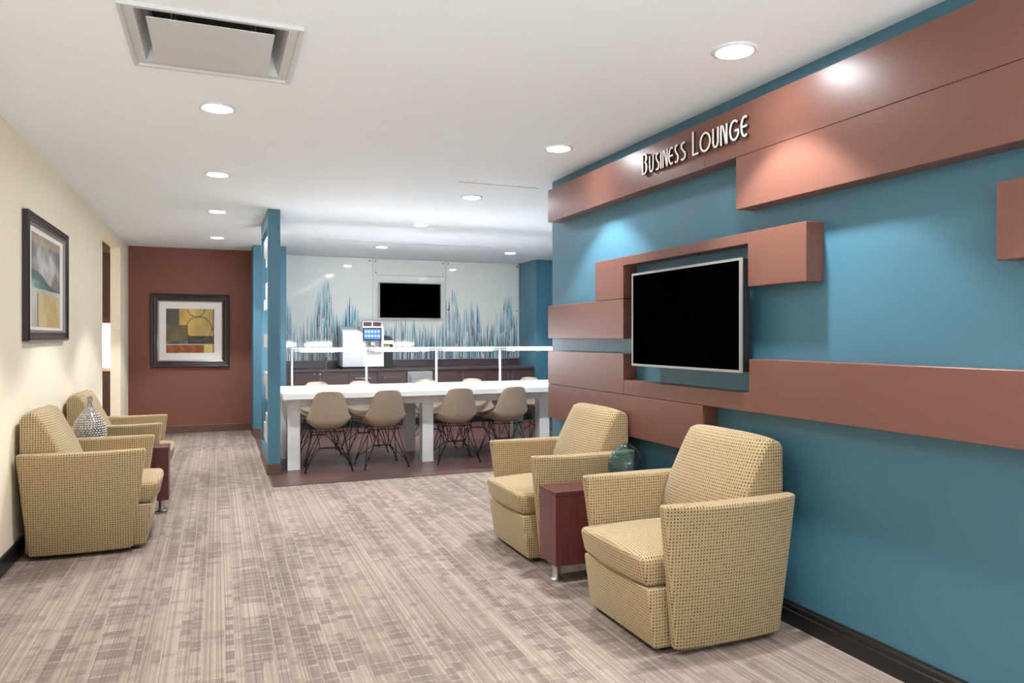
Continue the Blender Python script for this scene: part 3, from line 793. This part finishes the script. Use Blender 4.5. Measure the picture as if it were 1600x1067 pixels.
# task light rail standing on the table
RX = [0.692, 1.436, 2.188, 2.923, 3.66]
rl = thing('task_light_rail', 'thin white lit tube rail on slim posts standing on the long table', 'lamp', (2.2, 7.60, 0.742))
for x in RX:
    obj('post', boxes((x - 2.2 - 0.009, x - 2.2 + 0.009, -0.009, 0.009, 0.006, 0.40)), M['white_lac'], rl)
    bm = bmesh.new(); cyl(bm, (x - 2.2, 0, 0), (x - 2.2, 0, 0.006), 0.03, n=24); obj('foot_plate', bm, M['white_lac'], rl)
obj('rail', boxes((RX[0] - 2.2 - 0.009, RX[-1] - 2.2 + 0.009, -0.012, 0.012, 0.416, 0.422), (RX[0] - 2.2 - 0.009, RX[-1] - 2.2 + 0.009, -0.003, 0.003, 0.402, 0.416)), M['white_lac'], rl)
for a, b in zip(RX, RX[1:]):
    bm = bmesh.new(); cyl(bm, (a - 2.2 + 0.09, 0, 0.388), (b - 2.2 - 0.09, 0, 0.388), 0.011, n=16)
    obj('light_tube', bm, M['tube'], rl, smooth=True)
    for sx, xx in ((1, a - 2.2 + 0.02), (-1, b - 2.2 - 0.02)):
        bm = bmesh.new(); cyl(bm, (xx, 0, 0.388), (xx + sx * 0.07, 0, 0.388), 0.008, n=12); obj('tube_holder', bm, M['white_lac'], rl, smooth=True)
    ld = bpy.data.lights.new('tube_light', 'AREA'); ld.shape = 'RECTANGLE'; ld.size = b - a - 0.2; ld.size_y = 0.03; ld.energy = RAIL_W; ld.color = (0.97, 0.97, 1.0)
    lo = bpy.data.objects.new('lamp', ld); C.objects.link(lo); lo.parent = rl; lo.location = ((a + b) / 2 - 2.2, 0, 0.372)

# ------------------------------------------------------------ shell chairs
def make_shell_chair(label, group):
    t = thing('shell_chair', label, 'chair', (0, 0, 0), 0, group)
    # local: x lateral, +y forward, origin on the floor under the seat centre
    prof = [(0.235, 0.385, 0.175), (0.225, 0.402, 0.195), (0.18, 0.405, 0.205), (0.10, 0.392, 0.215), (0.0, 0.383, 0.222), (-0.09, 0.385, 0.228), (-0.155, 0.405, 0.230),
            (-0.195, 0.445, 0.226), (-0.215, 0.50, 0.214), (-0.232, 0.56, 0.198), (-0.248, 0.62, 0.180), (-0.264, 0.68, 0.160), (-0.278, 0.73, 0.138), (-0.286, 0.752, 0.112), (-0.289, 0.762, 0.075)]
    bm = bmesh.new(); n = 16; G_ = []
    for k, (y, z, w_) in enumerate(prof):
        row = []
        sb = min(1, max(0, (k - 5) / 3.0))           # 0 seat .. 1 back
        for i in range(n + 1):
            u = -1 + 2 * i / n
            up = 0.055 * (abs(u) ** 3.0) * (1 - sb) * (1 if k > 1 else 0.3) + 0.10 * abs(u) ** 3 * math.exp(-((k - 6) / 1.8) ** 2) * 0.7
            fw = 0.065 * (abs(u) ** 2.2) * sb * (1 - 0.45 * max(0, (k - 9) / 5))
            row.append(bm.verts.new((u * w_ * 0.91, y + fw, z + up)))
        G_.append(row)
    for A, B in zip(G_, G_[1:]):
        for i in range(n): bm.faces.new((A[i], A[i + 1], B[i + 1], B[i]))
    o = obj('shell', bm, M['shell'], t, smooth=True, ang=180, recalc=False)
    md = o.modifiers.new('thick', 'SOLIDIFY'); md.thickness = 0.007; md.offset = 0
    md = o.modifiers.new('sub', 'SUBSURF'); md.levels = 1; md.render_levels = 2
    feet = {}
    for sx in (-1, 1):
        for sy in (-1, 1):
            bm = bmesh.new(); f = (sx * 0.215, sy * 0.20 + 0.0, 0.012)
            t1, t2 = (sx * 0.145, sy * 0.055, 0.372), (sx * 0.06, sy * 0.135, 0.374)
            tube(bm, [f, t1], 0.0042, 8); tube(bm, [f, t2], 0.0042, 8)
            o = obj('leg', bm, M['wire'], t, smooth=True, ang=180)
            bm = bmesh.new(); cyl(bm, (f[0], f[1], 0), (f[0], f[1], 0.016), 0.009, n=12); obj('foot_cap', bm, M['black'], o)
    bm = bmesh.new()
    nodes = [(-0.075, -0.03, 0.20), (0.075, -0.03, 0.20), (0.075, 0.03, 0.20), (-0.075, 0.03, 0.20)]
    tube(bm, nodes[:2], 0.0038); tube(bm, nodes[2:], 0.0038); tube(bm, [nodes[0], nodes[3]], 0.0038); tube(bm, [nodes[1], nodes[2]], 0.0038)
    for sx in (-1, 1):
        for sy in (-1, 1):
            tube(bm, [(sx * 0.075, sy * 0.03, 0.20), (sx * 0.197, sy * 0.175, 0.075)], 0.0038)
            tube(bm, [(sx * 0.075, sy * 0.03, 0.20), (sx * 0.11, sy * 0.12, 0.373)], 0.0038)
    obj('brace', bm, M['wire'], t, smooth=True, ang=180)
    bm = bmesh.new(); tube(bm, [(-0.145, -0.14, 0.374), (0.145, -0.14, 0.374), (0.145, 0.14, 0.374), (-0.145, 0.14, 0.374), (-0.145, -0.14, 0.374)], 0.0045)
    obj('seat_mount', bm, M['wire'], t, smooth=True, ang=180)
    return t
gn = 'taupe shell chairs around the long table'
sc = make_shell_chair('taupe shell chair at the near side of the table, leftmost of four', gn)
sc.location = (0.985, 7.16, 0.004); sc.rotation_euler = (0, 0, math.radians(-5))
ns = [(1.50, 7.16, 4, 'taupe shell chair at the near side of the table, second from left, beside the first'),
      (2.255, 7.16, -4, 'taupe shell chair at the near side, just right of the middle table leg'),
      (2.80, 7.16, 5, 'taupe shell chair at the near side of the table, rightmost of four')]
for x, y, a, l in ns: dup(sc, (x, y, 0.004), math.radians(a), l, gn)
fs = [(1.02, 'taupe shell chair behind the table, leftmost top peeking over by the double cabinet handles'),
      (1.52, 'taupe shell chair behind the table, second top from the left under the drawers'),
      (2.30, 'taupe shell chair behind the table, top peeking over in front of the steel fridge'),
      (2.845, 'taupe shell chair behind the table, top peeking over right of the third light post'),
      (3.635, 'taupe shell chair behind the table, rightmost top near the feature wall end')]
for k, (x, l) in enumerate(fs): dup(sc, (x, 8.16, 0.004), PI + math.radians((-2, 2, 3, -5, 4)[k]), l, gn)

# ------------------------------------------------------------ coffee counter
CB, CF = 10.87, 10.25     # wall, cabinet front
def cab(label, x0, x1, kind):
    t = thing('base_cabinet', label, 'cabinet', ((x0 + x1) / 2, CB, 0.004)); hw = (x1 - x0) / 2 - 0.001
    obj('carcass', boxes((-hw, hw, -(CB - CF - 0.02), -0.001, 0.09, 0.784)), M['cabinet'], t)
    obj('toe_kick', boxes((-hw, hw, -(CB - CF - 0.07), -0.05, 0, 0.0895)), M['black'], t)
    def front(name, a0, a1, z0, z1):
        return obj(name, bbox(a0 + 0.002, a1 - 0.002, -(CB - CF), -(CB - CF - 0.0195), z0, z1, w=0.001, seg=1), M['cabinet'], t)
    def handle(par, p0, p1):
        bm = bmesh.new(); d = Vector(p1) - Vector(p0); y = -(CB - CF) - 0.03
        tube(bm, [(p0[0], y, p0[1]), (p1[0], y, p1[1])], 0.006)
        for k in (0.12, 0.88):
            q = (p0[0] + (p1[0] - p0[0]) * k, p0[1] + (p1[1] - p0[1]) * k)
            tube(bm, [(q[0], y, q[1]), (q[0], -(CB - CF), q[1])], 0.004)
        obj('handle', bm, M['chrome'], par, smooth=True, ang=60)
    if kind == 'doors':
        for s in (-1, 1):
            d = front('door', -hw if s < 0 else 0, 0 if s < 0 else hw, 0.10, 0.78)
            handle(d, (s * 0.038, 0.60), (s * 0.038, 0.735))
            bm = bmesh.new(); cyl(bm, (s * 0.038, -(CB - CF) - 0.006, 0.757), (s * 0.038, -(CB - CF), 0.757), 0.011, n=16); obj('lock', bm, M['chrome'], d)
    elif kind == 'drawer':
        d = front('drawer', -hw, hw, 0.60, 0.78); handle(d, (-0.115, 0.69), (0.115, 0.69))
        d = front('drawer', -hw, hw, 0.355, 0.596); handle(d, (-0.115, 0.52), (0.115, 0.52))
        d = front('drawer', -hw, hw, 0.10, 0.351); handle(d, (-0.115, 0.27), (0.115, 0.27))
    return t
cab('dark wood base cabinet with a pair of doors, left end of the counter', 0.84, 1.69, 'doors')
cab('dark wood drawer cabinet under the coffee machine', 1.69, 2.09, 'drawer')
cab('dark wood drawer cabinet just left of the stainless fridge', 2.09, 2.51, 'drawer')
cab('dark wood base cabinet with a pair of doors, right of the stainless fridge', 2.90, 3.72, 'doors')
cab('dark wood base cabinet with two doors, right end by the teal column', 3.72, 4.49, 'doors')
fr = thing('undercounter_fridge', 'stainless steel undercounter fridge in the middle of the dark cabinets', 'fridge', (2.705, CB, 0.004))
obj('body', boxes((-0.188, 0.188, -0.60, -0.002, 0.10, 0.776)), M['steel'], fr)
obj('door', bbox(-0.186, 0.186, -0.64, -0.6005, 0.12, 0.772, w=0.004), M['steel'], fr)
obj('toe_grille', boxes((-0.186, 0.186, -0.56, -0.1, 0.0, 0.0995)), M['black'], fr)
bm = bmesh.new(); tube(bm, [(-0.15, -0.642, 0.70), (-0.15, -0.67, 0.68), (-0.15, -0.67, 0.42), (-0.15, -0.642, 0.40)], 0.008); obj('handle', bm, M['brushed'], fr, smooth=True)
ct = thing('countertop', 'dark brown countertop with low backsplash under the striped glass', 'countertop', (2.665, CB, 0.789))
obj('slab', bbox(-1.832, 1.832, -0.64, -0.001, 0.0, 0.032, w=0.003), M['counter'], ct)
obj('backsplash', boxes((-1.832, 1.832, -0.025, -0.001, 0.0325, 0.138)), M['counter'], ct)
# tap
tp = thing('tap', 'slim chrome tap on the counter left of the coffee machine', 'tap', (1.43, 10.6, 0.8212))
bm = bmesh.new(); cyl(bm, (0, 0, 0), (0, 0, 0.012), 0.022, n=20); obj('tap_base', bm, M['chrome'], tp, smooth=True)
bm = bmesh.new(); tube(bm, [(0, 0, 0.01), (0, 0, 0.12)] + [(0, -0.05 + 0.05 * math.cos(a), 0.12 + 0.05 * math.sin(a)) for a in (0.4, 0.9, 1.5, 2.1, 2.7, 3.14)] + [(0, -0.1, 0.095)], 0.008, 10); obj('spout', bm, M['chrome'], tp, smooth=True)
# coffee machine
cm = thing('coffee_machine', 'tall white coffee machine with a blue lit touch screen on the counter', 'coffee machine', (1.92, 10.48, 0.8212))
bm = bmesh.new()   # milk / cooler unit on the left with sloped shoulder
P = [(-0.30, -0.16, 0.03), (-0.02, -0.16, 0.03), (-0.02, 0.24, 0.03), (-0.30, 0.24, 0.03), (-0.30, -0.16, 0.52), (-0.07, -0.16, 0.52), (-0.02, -0.16, 0.50), (-0.30, 0.24, 0.60), (-0.09, 0.24, 0.60), (-0.02, 0.24, 0.57)]
V = [bm.verts.new(p) for p in P]
for f in ((3, 2, 1, 0), (0, 1, 6, 5, 4), (4, 5, 8, 7), (5, 6, 9, 8), (1, 2, 9, 6), (2, 3, 7, 8, 9), (3, 0, 4, 7)): bm.faces.new([V[i] for i in f])
bevel_sharp(bm, 0.006, 2, 20); obj('milk_cooler', bm, M['white_plastic'], cm, smooth=True)
obj('plinth', boxes((-0.30, 0.28, -0.14, 0.22, 0.0, 0.0295)), M['dark'], cm)
bm = bmesh.new()
bx(bm, -0.018, 0.02, -0.14, 0.24, 0.03, 0.58); bx(bm, 0.245, 0.28, -0.14, 0.24, 0.03, 0.58); bx(bm, 0.02, 0.245, 0.0, 0.24, 0.03, 0.58); bx(bm, 0.02, 0.245, -0.14, 0.0, 0.03, 0.24)
bx(bm, -0.018, 0.28, -0.15, 0.24, 0.58, 0.60)
obj('housing', bm, M['white_plastic'], cm)
obj('drip_tray', bbox(0.02, 0.245, -0.17, 0.0, 0.241, 0.262, w=0.003), M['dark'], cm)
bm = bmesh.new(); bx(bm, 0.10, 0.16, -0.12, -0.002, 0.33, 0.38); cyl(bm, (0.115, -0.09, 0.30), (0.115, -0.09, 0.33), 0.008); cyl(bm, (0.145, -0.09, 0.30), (0.145, -0.09, 0.33), 0.008)
obj('spout', bm, M['brushed'], cm)
sf = obj('touch_screen', bbox(-0.022, 0.245, -0.165, -0.141, 0.40, 0.577, w=0.003), M['black'], cm)
M['lcd'] = emit('lit_blue_screen', (60, 100, 190), 0.7); M['icon'] = emit('lit_icons', (190, 210, 250), 0.9)
obj('display', boxes((-0.004, 0.227, -0.1665, -0.1652, 0.42, 0.557)), M['lcd'], sf)
bm = bmesh.new()
for r in range(2):
    for c_ in range(5):
        cyl(bm, (0.022 + c_ * 0.0445, -0.1675, 0.525 - r * 0.062), (0.022 + c_ * 0.0445, -0.1667, 0.525 - r * 0.062), 0.0135, n=16)
obj('icon', bm, M['icon'], sf)
hp = obj('bean_hopper', boxes((0.0, 0.115, -0.10, 0.10, 0.601, 0.66), (0.135, 0.25, -0.10, 0.10, 0.601, 0.66)), M['bean'], cm)
obj('hopper_lid', boxes((-0.005, 0.255, -0.105, 0.105, 0.6605, 0.672), (-0.012, -0.001, -0.1, 0.1, 0.601, 0.66), (0.116, 0.134, -0.1, 0.1, 0.601, 0.66), (0.251, 0.262, -0.1, 0.1, 0.601, 0.66)), M['white_plastic'], hp)
# white cup under the spout
bm = bmesh.new(); lathe(bm, [(0.0, 0), (0.026, 0), (0.036, 0.09), (0.034, 0.09), (0.025, 0.004), (0.0, 0.004)], 28)
bmesh.ops.remove_doubles(bm, verts=bm.verts, dist=1e-6)
o = obj('paper_cup', bm, M['white_plastic'], smooth=True); o.location = (1.92 + 0.13, 10.48 - 0.11, 0.8212 + 0.2622)
o.scale = (0.7, 0.7, 0.4); 
tag(o, 'small white paper cup under the coffee machine spout', 'cup')
# dispenser at the right of the machine
dp = thing('condiment_dispenser', 'dark boxy dispenser with a white drawer and green label beside the coffee machine', 'dispenser', (2.27, 10.52, 0.8212))
obj('body', bbox(-0.06, 0.075, -0.12, 0.14, 0.0, 0.40, w=0.004), M['dark'], dp)
bm = bmesh.new(); P = [(-0.062, -0.13, 0.401), (0.088, -0.13, 0.401), (0.088, 0.15, 0.401), (-0.062, 0.15, 0.401), (-0.062, -0.10, 0.47), (0.03, -0.10, 0.46), (0.03, 0.15, 0.46), (-0.062, 0.15, 0.47)]
V = [bm.verts.new(p) for p in P]
for f in ((3, 2, 1, 0), (4, 5, 6, 7), (0, 1, 5, 4), (1, 2, 6, 5), (2, 3, 7, 6), (3, 0, 4, 7)): bm.faces.new([V[i] for i in f])
obj('lid', bm, M['dark'], dp)
obj('drawer', bbox(-0.058, 0.078, -0.137, -0.1205, 0.345, 0.398, w=0.002), M['white_plastic'], dp)
M['green'] = simple('green_label', (150, 190, 70), 0.5, vary=0.3, scale=40)
obj('label_plate', boxes((-0.05, 0.03, -0.1225, -0.1205, 0.27, 0.335)), M['green'], dp)

# ------------------------------------------------------------ niche behind the cream wall
uc = thing('wall_cabinet', 'dark brown upper cabinet seen through the opening in the cream wall', 'cabinet', (-1.9, 10.36, 1.44))
obj('body', boxes((-0.68, 0.72, -0.34, -0.001, 0, 0.85)), M['cabinet_niche'], uc)
for k in range(3): obj('door', bbox(-0.68 + k * 0.4667 + 0.002, -0.68 + (k + 1) * 0.4667 - 0.002, -0.36, -0.3405, 0.0, 0.85, w=0.001, seg=1), M['cabinet_niche'], uc)
bl = thing('undercabinet_light', 'bright strip light under the dark upper cabinet in the side room', 'light', (-1.9, 10.2, 1.44))
obj('housing', boxes((-0.6, 0.6, -0.03, 0.03, -0.02, -0.0005)), M['white_plastic'], bl)
obj('tube', boxes((-0.58, 0.58, -0.02, 0.02, -0.026, -0.0205)), M['tube'], bl)
ld = bpy.data.lights.new('strip', 'AREA'); ld.shape = 'RECTANGLE'; ld.size = 1.2; ld.size_y = 0.05; ld.energy = 22; ld.color = (0.93, 0.96, 1)
lo = bpy.data.objects.new('lamp', ld); C.objects.link(lo); lo.parent = bl; lo.location = (0, 0, -0.04)
bc = thing('base_cabinet', 'brown lower cabinet seen through the opening in the cream wall', 'cabinet', (-1.9, 10.36, 0))
obj('body', boxes((-0.68, 0.72, -0.38, -0.001, 0.0, 0.86)), M['cabinet_niche'], bc)
obj('counter_slab', bbox(-0.68, 0.72, -0.42, -0.001, 0.8605, 0.90, w=0.002), simple('pinkish_counter', (196, 166, 154), 0.4), bc)
for k in range(3): obj('door', bbox(-0.68 + k * 0.4667 + 0.002, -0.68 + (k + 1) * 0.4667 - 0.002, -0.40, -0.3805, 0.02, 0.855, w=0.001, seg=1), M['cabinet_niche'], bc)
tl = obj('backsplash_tile', boxes((-2.58, -1.18, 10.35, 10.3595, 0.9005, 1.4395)), M['white_lac'])
tag(tl, 'white backsplash glowing between the brown cabinets in the side room', 'backsplash')
nl = ceiling_light('recessed light in the side room behind the cream wall', -2.0, 9.0, 'recessed ceiling lights outside the picture')
